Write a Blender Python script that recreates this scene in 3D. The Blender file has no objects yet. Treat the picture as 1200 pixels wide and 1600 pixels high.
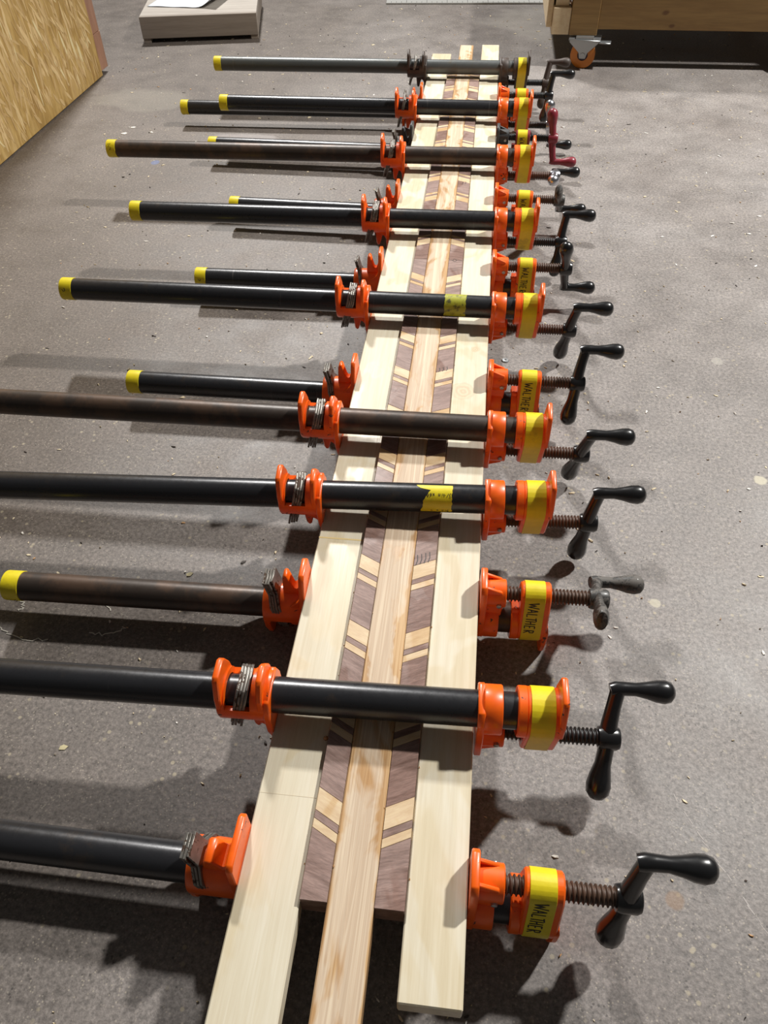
import bpy, bmesh, math, random
from mathutils import Vector, Matrix
random.seed(7)
PI = math.pi
S = bpy.context.scene
COL = S.collection

# ------------------------------------------------------------------ camera
cam_d = bpy.data.cameras.new('camera'); cam = bpy.data.objects.new('camera', cam_d); COL.objects.link(cam)
cam_d.sensor_fit = 'VERTICAL'; cam_d.sensor_height = 36.0; cam_d.lens = 36.0 * 1204 / 1600
cam_d.clip_start = 0.02
right = Vector((0.99334261, 0.1143826, -0.01367782))
down = Vector((0.07246428, -0.71273585, -0.6976794))
fwd = Vector((-0.08955106, 0.69204352, -0.71627954))
m = Matrix((right, -down, -fwd)).transposed().to_4x4()
m.translation = Vector((-0.0257, 0.0, 0.585))
cam.matrix_world = m
S.camera = cam

# ------------------------------------------------------------------ world, lamps, exposure
w = bpy.data.worlds.new('world'); S.world = w; w.use_nodes = True
w.node_tree.nodes['Background'].inputs[0].default_value = (1.0, 0.97, 0.93, 1)
w.node_tree.nodes['Background'].inputs[1].default_value = 0.07
S.view_settings.view_transform = 'Standard'; S.view_settings.look = 'None'
S.view_settings.exposure = 0.0; S.view_settings.gamma = 1.0; S.view_settings.use_curve_mapping = False

def lamp(name, loc, target, sx, sy, power, color, rot=0.0):
    d = bpy.data.lights.new(name, 'AREA'); d.shape = 'RECTANGLE'; d.size = sx; d.size_y = sy
    d.energy = power; d.color = color
    o = bpy.data.objects.new(name, d); COL.objects.link(o); o.location = loc
    o.rotation_euler = (Vector(target) - Vector(loc)).to_track_quat('-Z', 'Y').to_euler()
    return o
sd = bpy.data.lights.new('shaded_work_lamp', 'SPOT'); sd.energy = 490; sd.color = (1.0, 0.975, 0.93)
sd.spot_size = math.radians(98); sd.spot_blend = 1.0; sd.shadow_soft_size = 0.075
so = bpy.data.objects.new('shaded_work_lamp', sd); COL.objects.link(so); so.location = (1.55, 1.90, 2.30)
so.rotation_euler = (Vector((.62, 1.10, 0)) - so.location).to_track_quat('-Z', 'Y').to_euler()
lamp('shop_lamp_back', (-1.15, 3.90, 3.10), (-0.1, 1.4, 0.0), 0.26, 0.26, 172, (1.0, 0.975, 0.94))

# ------------------------------------------------------------------ node helpers
def mat(name, base=(.5, .5, .5), rough=.5, metal=0.0, coat=0.0):
    M = bpy.data.materials.new(name); M.use_nodes = True
    b = M.node_tree.nodes['Principled BSDF']
    b.inputs['Base Color'].default_value = (*base, 1); b.inputs['Roughness'].default_value = rough
    b.inputs['Metallic'].default_value = metal
    if coat: b.inputs['Coat Weight'].default_value = coat; b.inputs['Coat Roughness'].default_value = 0.15
    return M
class NT:
    def __init__(s, M): s.t = M.node_tree; s.b = s.t.nodes['Principled BSDF']
    def n(s, typ, **k):
        x = s.t.nodes.new(typ)
        for a, v in k.items(): setattr(x, a, v)
        return x
    def l(s, a, b): s.t.links.new(a, b)
    def coord(s, scale=(1, 1, 1), rnd=True, loc=(0, 0, 0), rot=(0, 0, 0)):
        c = s.n('ShaderNodeTexCoord'); mp = s.n('ShaderNodeMapping')
        mp.inputs['Scale'].default_value = scale; mp.inputs['Location'].default_value = loc; mp.inputs['Rotation'].default_value = rot
        if rnd:
            oi = s.n('ShaderNodeObjectInfo'); ml = s.n('ShaderNodeMath', operation='MULTIPLY'); ml.inputs[1].default_value = 37.0
            s.l(oi.outputs['Random'], ml.inputs[0])
            ad = s.n('ShaderNodeVectorMath', operation='ADD'); s.l(c.outputs['Object'], ad.inputs[0]); s.l(ml.outputs[0], ad.inputs[1])
            s.l(ad.outputs[0], mp.inputs['Vector'])
        else: s.l(c.outputs['Object'], mp.inputs['Vector'])
        return mp.outputs[0]
    def noise(s, vec, scale, detail=4, rough=.55, dist=0):
        x = s.n('ShaderNodeTexNoise'); x.inputs['Scale'].default_value = scale; x.inputs['Detail'].default_value = detail
        x.inputs['Roughness'].default_value = rough; x.inputs['Distortion'].default_value = dist
        s.l(vec, x.inputs['Vector']); return x.outputs['Fac']
    def vor(s, vec, scale, out='Distance', feature='F1'):
        x = s.n('ShaderNodeTexVoronoi', feature=feature); x.inputs['Scale'].default_value = scale
        s.l(vec, x.inputs['Vector']); return x.outputs[out]
    def ramp(s, fac, stops, interp='LINEAR'):
        r = s.n('ShaderNodeValToRGB'); r.color_ramp.interpolation = interp
        e = r.color_ramp.elements
        while len(e) < len(stops): e.new(.5)
        for q, (p, c) in zip(e, stops):
            q.position = p; q.color = (c, c, c, 1) if isinstance(c, (int, float)) else (*c, 1)
        s.l(fac, r.inputs[0]); return r.outputs[0]
    def mix(s, fac, a, b, mode='MIX'):
        x = s.n('ShaderNodeMix', data_type='RGBA', blend_type=mode)
        for sock, v in ((x.inputs[0], fac), (x.inputs[6], a), (x.inputs[7], b)):
            if isinstance(v, (int, float)): sock.default_value = v
            elif isinstance(v, tuple): sock.default_value = (*v, 1)
            else: s.l(v, sock)
        return x.outputs[2]
    def math(s, op, a, b=0.0, clamp=False):
        x = s.n('ShaderNodeMath', operation=op); x.use_clamp = clamp
        for sock, v in ((x.inputs[0], a), (x.inputs[1], b)):
            if isinstance(v, (int, float)): sock.default_value = v
            else: s.l(v, sock)
        return x.outputs[0]
    def base(s, c): s.l(c, s.b.inputs['Base Color'])
    def rough(s, c): s.l(c, s.b.inputs['Roughness'])
    def bump(s, h, strength=.3, dist=.001):
        x = s.n('ShaderNodeBump'); x.inputs['Strength'].default_value = strength; x.inputs['Distance'].default_value = dist
        s.l(h, x.inputs['Height']); s.l(x.outputs[0], s.b.inputs['Normal'])

# ------------------------------------------------------------------ materials
def m_floor():
    M = mat('concrete_floor', rough=.6); t = NT(M); v = t.coord(rnd=False)
    n1 = t.noise(v, 2.2, 6, .6, .6); n2 = t.noise(v, 14, 6, .65); n3 = t.noise(v, 260, 3, .7)
    c = t.ramp(n1, [(.3, (.158, .138, .127)), (.5, (.195, .176, .165)), (.72, (.238, .220, .211))])
    # browner ground-in grime by the partition, deepened to paint in lamp falloff
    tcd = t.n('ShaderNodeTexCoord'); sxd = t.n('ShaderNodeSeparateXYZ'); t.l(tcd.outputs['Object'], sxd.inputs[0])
    dirt_shade = t.ramp(t.math('ADD', t.math('MULTIPLY', sxd.outputs['X'], -1.0), t.math('MULTIPLY', t.math('SUBTRACT', t.noise(v, 1.3, 4, .6, .5), .5), 1.1)), [(-.05, 0.0), (.55, 1.0)])
    c = t.mix(t.math('MULTIPLY', dirt_shade, .85), c, (.58, .52, .46), 'MULTIPLY')
    c = t.mix(.5, c, t.ramp(n2, [(.3, .32), (.7, .68)]), 'OVERLAY')
    c = t.mix(.75, c, t.ramp(n3, [(.3, .22), (.7, .78)]), 'OVERLAY')
    n4 = t.noise(v, 600, 2, .7); c = t.mix(.40, c, t.ramp(n4, [(.3, .25), (.7, .75)]), 'OVERLAY')
    # aggregate grains: small and medium
    d1 = t.vor(v, 330); k1 = t.noise(v, 60, 2)
    g1 = t.math('MULTIPLY', t.ramp(d1, [(.16, 1.0), (.26, 0.0)]), t.ramp(k1, [(.42, 0.0), (.56, 1.0)]))
    c = t.mix(t.math('MULTIPLY', g1, .55), c, (.42, .37, .30))
    d2 = t.vor(v, 105); k2 = t.noise(v, 23, 2)
    g2 = t.math('MULTIPLY', t.ramp(d2, [(.13, 1.0), (.21, 0.0)]), t.ramp(k2, [(.50, 0.0), (.60, 1.0)]))
    c = t.mix(t.math('MULTIPLY', g2, .75), c, (.37, .32, .23))
    d3 = t.vor(v, 240); k3 = t.noise(v, 35, 2)
    g3 = t.math('MULTIPLY', t.ramp(d3, [(.15, 1.0), (.24, 0.0)]), t.ramp(k3, [(.52, 0.0), (.62, 1.0)]))
    c = t.mix(t.math('MULTIPLY', g3, .6), c, (.03, .026, .025))
    # stains that belong to the floor: pale spill near the left pipes, blue dot, rusty dot, cream dots, light dusty patch
    def spot(c, x, y, rx, ry, col, amt, wob=.5):
        mp = t.n('ShaderNodeMapping'); tc = t.n('ShaderNodeTexCoord'); t.l(tc.outputs['Object'], mp.inputs['Vector'])
        mp.inputs['Location'].default_value = (-x / rx, -y / ry, 0); mp.inputs['Scale'].default_value = (1 / rx, 1 / ry, 0)
        ln = t.n('ShaderNodeVectorMath', operation='LENGTH'); t.l(mp.outputs[0], ln.inputs[0])
        nn = t.noise(v, .8 / max(rx, ry) , 3)
        d = t.math('ADD', ln.outputs['Value'], t.math('MULTIPLY', t.math('SUBTRACT', nn, .5), wob * 2))
        f = t.ramp(d, [(.75, amt), (1.0, 0.0)])
        return t.mix(f, c, col)
    c = spot(c, -.50, 1.585, .075, .035, (.32, .29, .285), .55, 1.0)
    c = spot(c, -.643, 1.451, .009, .012, (.10, .15, .33), .6, .2)
    c = spot(c, .150, .205, .0075, .0075, (.24, .14, .07), .5, .2)
    c = spot(c, .305, .655, .008, .008, (.50, .46, .34), .7, .3)
    c = spot(c, .170, .472, .006, .006, (.50, .46, .34), .6, .3)
    c = spot(c, .12, 2.45, .16, .20, (.36, .34, .30), .30, 1.2)
    c = spot(c, .300, .88, .008, .009, (.40, .38, .33), .4, .4)
    c = spot(c, -.80, 1.80, .13, .08, (.26, .24, .20), .35, .9)
    t.base(c)
    t.rough(t.ramp(n2, [(.3, .46), (.7, .66)]))
    t.bump(t.math('ADD', t.math('MULTIPLY', n3, .5), t.math('MULTIPLY', n2, 1.2)), .35, .0012)
    return M
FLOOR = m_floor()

def m_wood(name, light, dark, gscale=(55, 2.2, 55), streak=.5, rough=.55, rot=(0, 0, 0), fine=.5, rnd=True, spec=.4, glue=0.0, gluecol=(.6, .38, .14), dist=1.2):
    M = mat(name, rough=rough); t = NT(M)
    M.node_tree.nodes['Principled BSDF'].inputs['Specular IOR Level'].default_value = spec
    v = t.coord(gscale, rnd, rot=rot)
    n = t.noise(v, 1.0, 5, .6, dist)
    f = t.noise(v, 7.0, 3, .7, .3)
    c = t.mix(t.math('MULTIPLY', t.ramp(n, [(.38, 0.0), (.66, 1.0)]), streak), light, dark)
    c = t.mix(fine, c, t.ramp(f, [(.3, .34), (.7, .66)]), 'OVERLAY')
    if glue:
        v2 = t.coord((22, 11, 22), rnd)
        g = t.noise(v2, 1.0, 3, .5, .8)
        c = t.mix(t.math('MULTIPLY', t.ramp(g, [(.50, 0.0), (.56, 1.0)]), glue), c, gluecol, 'MULTIPLY')
        t.rough(t.ramp(g, [(.50, rough), (.57, rough * .55)]))
    t.base(c); t.bump(f, .18, .0004)
    return M
POPLAR = m_wood('poplar_wood', (.66, .605, .475), (.57, .495, .345), streak=.6, fine=.30, glue=.25, gluecol=(.95, .80, .52))
def m_poplar_knots():
    M = m_wood('poplar_knotty_wood', (.66, .605, .475), (.57, .495, .345), streak=.6, fine=.30, rnd=False, glue=.22, gluecol=(.95, .80, .52)); t = NT(M)
    src = t.b.inputs['Base Color'].links[0].from_socket
    c = src
    v = t.coord((1, 1, 1), False)
    for x, y, r, amt in ((-.025, .700, .0150, .55), (-.014, .783, .0055, .75), (-.022, 1.19, .004, .3)):
        mp = t.n('ShaderNodeMapping'); tc = t.n('ShaderNodeTexCoord'); t.l(tc.outputs['Object'], mp.inputs['Vector'])
        mp.inputs['Location'].default_value = (-x / r, -y / (r * 1.15), 0); mp.inputs['Scale'].default_value = (1 / r, 1 / (r * 1.15), 0)
        ln = t.n('ShaderNodeVectorMath', operation='LENGTH'); t.l(mp.outputs[0], ln.inputs[0])
        d = t.math('ADD', ln.outputs['Value'], t.math('MULTIPLY', t.math('SUBTRACT', t.noise(v, 120, 3), .5), .5))
        ring = t.math('SINE', t.math('MULTIPLY', d, 16.0))
        col = t.mix(t.math('MULTIPLY', t.math('ADD', ring, 1.0), .35), (.62, .50, .33), (.40, .27, .15))
        c = t.mix(t.ramp(d, [(.75, amt), (1.05, 0.0)]), c, col)
    t.base(c); return M
POPLAR_K = m_poplar_knots()
def m_ash():
    M = mat('ash_wood', rough=.55); t = NT(M)
    v = t.coord((95, 2.4, 95), False); n = t.noise(v, 1.0, 5, .6, 1.2); f = t.noise(v, 5, 3, .7, .3)
    c = t.mix(t.ramp(n, [(.40, 0.0), (.50, .9), (.58, .15), (.68, .8)]), (.64, .50, .34), (.42, .27, .15))
    c = t.mix(.30, c, t.ramp(f, [(.3, .36), (.7, .64)]), 'OVERLAY')
    # wet glue smears: darker and glossier towards the edges and in patches
    tc = t.n('ShaderNodeTexCoord'); sx = t.n('ShaderNodeSeparateXYZ'); t.l(tc.outputs['Object'], sx.inputs[0])
    e = t.math('MULTIPLY', t.math('ABSOLUTE', t.math('ADD', sx.outputs['X'], .072)), 1 / .015)
    v2 = t.coord((26, 9, 26), False); g = t.noise(v2, 1.0, 4, .6, 1.0)
    gg = t.math('ADD', g, t.math('MULTIPLY', t.math('POWER', e, 4.0), .20))
    k = t.ramp(gg, [(.50, 0.0), (.60, 1.0)])
    c = t.mix(t.math('MULTIPLY', k, .75), c, (.92, .74, .50), 'MULTIPLY')
    c = t.mix(t.math('MULTIPLY', t.math('SUBTRACT', 1.0, k), .22), c, (.72, .67, .58))
    t.base(c); t.rough(t.ramp(gg, [(.52, .6), (.58, .28)])); t.bump(f, .15, .0004)
    return M
ASH = m_ash()
WALNUT = m_wood('walnut_wood', (.295, .200, .172), (.170, .105, .086), gscale=(20, 130, 130), streak=.85, fine=.75, rough=.5, glue=.35, gluecol=(.70, .55, .48))
MAPLE = m_wood('maple_wood', (.66, .51, .33), (.50, .34, .18), gscale=(14, 60, 60), streak=.7, fine=.35, rough=.5, glue=.35, gluecol=(.85, .66, .40))
PINE = m_wood('pine_board', (.27, .165, .060), (.18, .100, .034), gscale=(2.2, 30, 30), streak=.8, fine=.35, rnd=True)
PINE_PALE = m_wood('pale_pine_board', (.74, .60, .40), (.62, .46, .27), gscale=(30, 2.5, 30), streak=.7, fine=.3)
STUD = m_wood('reddish_stud_wood', (.42, .23, .15), (.32, .16, .10), gscale=(40, 40, 4), streak=.7, fine=.4)
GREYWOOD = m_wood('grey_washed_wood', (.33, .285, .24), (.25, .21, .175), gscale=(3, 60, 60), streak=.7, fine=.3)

GREYWOOD_LIT = m_wood('grey_lid_lit_tone', (.47, .43, .38), (.36, .32, .28), gscale=(3, 40, 40), streak=.8, fine=.4)  # platform wood again, lightened to put the light on its top into the colour

def m_paint(name, base, dark, chip, rough=.38, amount=.62, coat=.15):
    M = mat(name, rough=rough, coat=coat); t = NT(M); v = t.coord((1, 1, 1), True)
    n = t.noise(v, 90, 4, .6); a = t.noise(v, 190, 4, .65, .5); b = t.noise(v, 35, 3)
    c = t.mix(t.ramp(n, [(.35, 0.0), (.75, .8)]), base, dark)
    f = t.ramp(t.math('ADD', t.math('MULTIPLY', a, .7), t.math('MULTIPLY', b, .3)), [(amount, 0.0), (amount + .025, 1.0)])
    c = t.mix(f, c, chip)
    t.base(c); t.rough(t.ramp(f, [(0, rough), (1, .7)])); t.bump(t.math('SUBTRACT', t.math('MULTIPLY', n, .5), f), .25, .0005)
    return M
ORANGE = m_paint('orange_enamel', (.95, .132, .002), (.76, .094, .002), (.07, .035, .025))
BURGUNDY = m_paint('burgundy_enamel', (.24, .022, .038), (.15, .014, .022), (.10, .05, .045))
IRON = m_paint('bare_brown_iron', (.060, .042, .034), (.035, .026, .022), (.12, .075, .05), rough=.55, coat=0)
DARKPLATE = m_paint('dark_grey_casting', (.045, .048, .052), (.03, .032, .034), (.10, .09, .08), rough=.5, coat=0)
BLACK = m_paint('black_enamel', (.010, .010, .011), (.006, .006, .007), (.05, .045, .042), rough=.28, amount=.66, coat=.5)
WORN = m_paint('worn_grey_black_enamel', (.050, .048, .045), (.020, .019, .018), (.11, .10, .09), rough=.45, amount=.50, coat=.1)
SILVER = mat('polished_zinc', (.55, .56, .60), .28, 1.0)
ZINC = mat('zinc_plate', (.42, .44, .45), .38, .85)
def m_pipe(name, base, dark, rust, rust_amt, rough):
    M = mat(name, rough=rough, metal=.35); t = NT(M)
    v = t.coord((6, 45, 45), True); n = t.noise(v, 1.0, 5, .6, .4); v2 = t.coord((1, 1, 1), True)
    r = t.noise(v2, 28, 5, .65); s = t.noise(v2, 160, 3, .7)
    c = t.mix(n, base, dark)
    c = t.mix(t.ramp(r, [(rust_amt, 0.0), (rust_amt + .12, .85)]), c, rust)
    sc = t.coord((260, 10, 10), True); q = t.noise(sc, 1.0, 2, .5)
    c = t.mix(t.math('MULTIPLY', t.ramp(q, [(.70, 0.0), (.76, .5)]), s), c, (.22, .21, .20))
    t.base(c)
    t.b.inputs['Coat Weight'].default_value = .3 if base[0] < .04 else .12; t.b.inputs['Coat Roughness'].default_value = .28
    t.rough(t.math('ADD', t.math('MULTIPLY', s, .22), rough - .08)); t.bump(s, .22, .0003)
    return M
PIPE_BLACK = m_pipe('black_iron_pipe', (.034, .035, .040), (.016, .016, .018), (.050, .038, .030), .60, .27)
PIPE_BROWN = m_pipe('rusted_brown_pipe', (.050, .036, .028), (.030, .022, .018), (.085, .050, .032), .46, .42)
PIPE_GREY = m_pipe('galvanised_grey_pipe', (.115, .125, .125), (.075, .08, .08), (.10, .085, .06), .60, .38)
SCREW = m_paint('rusty_screw_steel', (.090, .048, .030), (.045, .026, .018), (.16, .085, .05), rough=.5, coat=0)
SCREW_DARK = m_paint('oiled_dark_screw_steel', (.022, .023, .024), (.012, .012, .012), (.05, .04, .03), rough=.4, coat=0)
def m_tape():
    M = mat('yellow_tape', rough=.42); t = NT(M); v = t.coord((1, 1, 1), True); n = t.noise(v, 120, 3); q = t.noise(v, 45, 5, .7)
    c = t.mix(n, (.80, .66, .015), (.62, .50, .010))
    c = t.mix(t.ramp(q, [(.60, 0.0), (.72, .5)]), c, (.26, .20, .02))
    t.base(c); t.bump(n, .3, .0006); return M
TAPE = m_tape()
def m_label():
    M = mat('worn_yellow_label', rough=.5); t = NT(M); v = t.coord((1, 1, 1), True); q = t.noise(v, 150, 5, .7)
    t.base(t.mix(t.ramp(q, [(.50, 0.0), (.62, .9)]), (.36, .36, .02), (.05, .05, .015))); return M
LABEL_OLD = m_label()
INK = mat('black_marker_ink', (.012, .010, .012), .5)
PLATE = m_paint('steel_clutch_plate', (.25, .24, .22), (.13, .11, .09), (.08, .05, .035), rough=.42, amount=.55, coat=0)
PLATE.node_tree.nodes['Principled BSDF'].inputs['Metallic'].default_value = .6
PAPER = mat('white_paper', (.78, .82, .88), .7)
WHEEL = mat('orange_polyurethane', (.62, .20, .025), .35)
HUBC = mat('dark_plastic_hub', (.035, .02, .03), .4)
STEEL = mat('dull_ruler_steel', (.42, .42, .40), .45, .3)
TICK = mat('engraved_dark_marks', (.06, .06, .06), .6)
GLUE = mat('dried_white_glue', (.60, .57, .50), .5)
CHIP = None
def m_attr(name, rough=.7):
    M = mat(name, rough=rough); t = NT(M); a = t.n('ShaderNodeVertexColor', layer_name='col')
    v = t.coord((25, 25, 6), False); n = t.noise(v, 8, 3, .6)
    t.base(t.mix(.45, a.outputs['Color'], t.ramp(n, [(.3, .36), (.7, .64)]), 'OVERLAY')); return M
OSB_FLAKE = m_attr('osb_strand', .55)
CHIP = m_attr('wood_chips')
def m_osb():
    M = mat('osb_sheet', rough=.6); t = NT(M); v = t.coord((1, 14, 3.0), False, rot=(.45, 0, 0)); v2 = t.coord((1, 30, 5), False, rot=(.2, 0, 0))
    a = t.noise(v, 3.0, 4, .6, 1.2); b = t.noise(v2, 4.0, 4, .6, .6)
    c = t.ramp(a, [(.3, (.32, .18, .05)), (.5, (.50, .32, .10)), (.7, (.64, .44, .18))])
    t.base(t.mix(.45, c, t.ramp(b, [(.3, .3), (.7, .7)]), 'OVERLAY')); t.bump(b, .3, .001); return M
OSB = m_osb()

# ------------------------------------------------------------------ mesh helpers
class MB:
    def __init__(s): s.bm = bmesh.new()
    def box(s, a, b, bev=0.0, mtx=None, seg=1):
        vs = [s.bm.verts.new(((a[0], b[0])[i & 1], (a[1], b[1])[i >> 1 & 1], (a[2], b[2])[i >> 2 & 1])) for i in range(8)]
        fs = [s.bm.faces.new([vs[i] for i in q]) for q in ((0, 2, 3, 1), (4, 5, 7, 6), (0, 1, 5, 4), (2, 6, 7, 3), (0, 4, 6, 2), (1, 3, 7, 5))]
        s._fin(vs, fs, bev, mtx, seg); return s
    def _fin(s, vs, fs, bev, mtx, seg=1):
        if bev > 0:
            es = list({e for f in fs for e in f.edges})
            r = bmesh.ops.bevel(s.bm, geom=es + vs, offset=bev, segments=seg, affect='EDGES', clamp_overlap=True)
            vs = list({v for v in r['verts']} | {v for f in r['faces'] for v in f.verts})
        if mtx is not None:
            allv = set()
            stack = [v for v in vs if v.is_valid]
            while stack:
                v = stack.pop()
                if v in allv: continue
                allv.add(v)
                for e in v.link_edges: stack.append(e.other_vert(v))
            bmesh.ops.transform(s.bm, matrix=mtx, verts=list(allv))
    def prism(s, pts, axis, lo, hi, bev=0.0, taper=None):
        """polygon pts in the plane normal to axis, extruded lo..hi; axis 'x': (y,z), 'y': (x,z), 'z': (x,y)"""
        def P(p, t):
            return {'x': (t, p[0], p[1]), 'y': (p[0], t, p[1]), 'z': (p[0], p[1], t)}[axis]
        A = [s.bm.verts.new(P(p, lo)) for p in pts]; B = [s.bm.verts.new(P(p, hi)) for p in pts]
        fs = [s.bm.faces.new(A[::-1]), s.bm.faces.new(B)]
        n = len(pts)
        for i in range(n): fs.append(s.bm.faces.new((A[i], A[(i + 1) % n], B[(i + 1) % n], B[i])))
        bmesh.ops.recalc_face_normals(s.bm, faces=fs)
        s._fin(A + B, fs, bev, None); return s
    def ringsec(s, rings, closed=False, cap=True):
        """rings: list of lists of points"""
        R = [[s.bm.verts.new(p) for p in r] for r in rings]; n = len(R[0]); fs = []
        for i in range(len(R) - (0 if closed else 1)):
            a, b = R[i], R[(i + 1) % len(R)]
            for j in range(n): fs.append(s.bm.faces.new((a[j], a[(j + 1) % n], b[(j + 1) % n], b[j])))
        if cap and not closed: fs.append(s.bm.faces.new(R[0][::-1])); fs.append(s.bm.faces.new(R[-1]))
        bmesh.ops.recalc_face_normals(s.bm, faces=fs); return s
    def lathe_x(s, prof, seg=24, cy=0, cz=0, closed=False, cap=True):
        return s.ringsec([[(x, cy + r * math.cos(2 * PI * j / seg), cz + r * math.sin(2 * PI * j / seg)) for j in range(seg)] for x, r in prof], closed, cap)
    def loft(s, path, radii, seg=14, up=(1, 0, 0)):
        """elliptical tube through points: radii (ru, rv), u along 'up' made square to the path"""
        rings = []; P = [Vector(p) for p in path]
        for i, p in enumerate(P):
            d = (P[min(i + 1, len(P) - 1)] - P[max(i - 1, 0)]).normalized()
            u = Vector(up) - d * d.dot(Vector(up)); u.normalize(); v = d.cross(u)
            ru, rv = radii[i]
            rings.append([tuple(p + u * ru * math.cos(2 * PI * j / seg) + v * rv * math.sin(2 * PI * j / seg)) for j in range(seg)])
        return s.ringsec(rings)
    def shell(s, xs, angs, ro, ri, hole):
        """tube about X with cells left open where hole(xmid, angmid)"""
        n = len(angs); vo = {}; vi = {}
        def V(d, i, j, r):
            k = (i, j % n)
            if k not in d: d[k] = s.bm.verts.new((xs[i], r(xs[i], angs[j % n]) * math.cos(angs[j % n]), r(xs[i], angs[j % n]) * math.sin(angs[j % n])))
            return d[k]
        solid = lambda i, j: 0 <= i < len(xs) - 1 and not hole((xs[i] + xs[i + 1]) / 2, (angs[j % n] + (angs[(j + 1) % n] + (2 * PI if (j + 1) % n == 0 else 0))) / 2)
        fs = []
        for i in range(len(xs) - 1):
            for j in range(n):
                if not solid(i, j): continue
                o = [V(vo, i, j, ro), V(vo, i + 1, j, ro), V(vo, i + 1, j + 1, ro), V(vo, i, j + 1, ro)]
                q = [V(vi, i, j, ri), V(vi, i + 1, j, ri), V(vi, i + 1, j + 1, ri), V(vi, i, j + 1, ri)]
                fs += [s.bm.faces.new(o), s.bm.faces.new(q[::-1])]
                if not solid(i - 1, j): fs.append(s.bm.faces.new((o[0], o[3], q[3], q[0])))
                if not solid(i + 1, j): fs.append(s.bm.faces.new((o[2], o[1], q[1], q[2])))
                if not solid(i, j - 1): fs.append(s.bm.faces.new((o[1], o[0], q[0], q[1])))
                if not solid(i, j + 1): fs.append(s.bm.faces.new((o[3], o[2], q[2], q[3])))
        bmesh.ops.recalc_face_normals(s.bm, faces=fs); return s
    def ribbon(s, pts, wdt, thick, nrm):
        """thin raised stroke through 3-D points; nrm = list of normals"""
        n = len(pts); P = [Vector(p) for p in pts]
        A = []
        for i in range(n):
            d = (P[min(i + 1, n - 1)] - P[max(i - 1, 0)]).normalized(); N = Vector(nrm[i] if isinstance(nrm, list) else nrm)
            sd = d.cross(N).normalized() * wdt / 2
            A.append([s.bm.verts.new(q) for q in (P[i] - sd, P[i] + sd, P[i] + sd * .8 + N * thick, P[i] - sd * .8 + N * thick)])
        fs = [s.bm.faces.new(A[0][::-1]), s.bm.faces.new(A[-1])]
        for i in range(n - 1):
            for j in range(4): fs.append(s.bm.faces.new((A[i][j], A[i][(j + 1) % 4], A[i + 1][(j + 1) % 4], A[i + 1][j])))
        bmesh.ops.recalc_face_normals(s.bm, faces=fs); return s
    def mesh(s, name, material, smooth=True, angle=38):
        me = bpy.data.meshes.new(name)
        if smooth:
            for f in s.bm.faces: f.smooth = True
            for e in s.bm.edges:
                if len(e.link_faces) == 2 and e.calc_face_angle(0) > math.radians(angle): e.smooth = False
        s.bm.to_mesh(me); s.bm.free(); me.materials.append(material); return me

def obj(name, me, parent=None, loc=(0, 0, 0), rot=(0, 0, 0)):
    o = bpy.data.objects.new(name, me); COL.objects.link(o); o.location = loc; o.rotation_euler = rot
    if parent: o.parent = parent
    return o
def tag(o, label=None, cat=None, group=None, kind=None):
    if label: o['label'] = label
    if cat: o['category'] = cat
    if group: o['group'] = group
    if kind: o['kind'] = kind
    return o
def empty(name, loc, rot=(0, 0, 0)):
    o = bpy.data.objects.new(name, None); COL.objects.link(o); o.location = loc; o.rotation_euler = rot; o.empty_display_size = .02
    return o

# ------------------------------------------------------------------ floor
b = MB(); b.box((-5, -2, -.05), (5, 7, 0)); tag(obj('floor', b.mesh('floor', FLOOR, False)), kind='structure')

# ------------------------------------------------------------------ OSB partition on the left
HB = .063            # top of the outer boards
osb = tag(empty('wood_partition', (-.945, 1.4, 0)), 'tall chipboard partition with loose-looking strands, at the left edge of the floor', 'partition')
X0 = -.935
b = MB(); b.box((-.012, -.75, .002), (0, .545, 1.0), .0008); obj('chipboard_sheet', b.mesh('chipboard_sheet', OSB, False), osb, (X0 + .945, 0, 0))
b = MB(); cl = b.bm.loops.layers.float_color.new('col')
for i in range(2600):
    y = random.uniform(-.74, .53); z = random.betavariate(1, 1.7) * .98 + .01
    L = random.uniform(.02, .075); W = random.uniform(.0025, .011); a = random.gauss(.30, .28)
    h = random.uniform(.0001, .0005); n = 4
    pts = []
    for k in range(2 * n):
        tt = (k if k < n else 2 * n - 1 - k) / (n - 1) - .5; sgn = 1 if k < n else -1
        ww = W / 2 * (1 - (abs(tt) * 2) ** 2.5 * .75) * random.uniform(.7, 1.1) * sgn
        uu = tt * L
        pts.append((y + ww * math.cos(a) - uu * math.sin(a), z + ww * math.sin(a) + uu * math.cos(a)))
    if any(p[0] > .544 or p[0] < -.749 or p[1] < .003 or p[1] > .999 for p in pts): continue
    top = [b.bm.verts.new((h, p[0], p[1])) for p in pts]; bot = [b.bm.verts.new((-.0001, p[0], p[1])) for p in pts]
    f0 = [b.bm.faces.new(top)] + [b.bm.faces.new((bot[k], bot[(k + 1) % len(pts)], top[(k + 1) % len(pts)], top[k])) for k in range(len(pts))]
    t_ = random.random(); c0, c1 = Vector((.50, .32, .125)), Vector((.78, .57, .28)); cc = c0.lerp(c1, t_ ** .8)
    if random.random() < .06: cc = Vector((.80, .66, .36))
    for f in f0:
        for lp in f.loops: lp[cl] = (*cc, 1)
bmesh.ops.recalc_face_normals(b.bm, faces=b.bm.faces[:])
tag(obj('wood_strands', b.mesh('wood_strands', OSB_FLAKE, False), osb, (X0 + .945, 0, 0)), kind='stuff')
b = MB(); b.box((-.040, .548, .010), (-.002, .590, .085), .0008); obj('stud', b.mesh('stud', STUD, False), osb, (X0 + .945, 0, 0))
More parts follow.
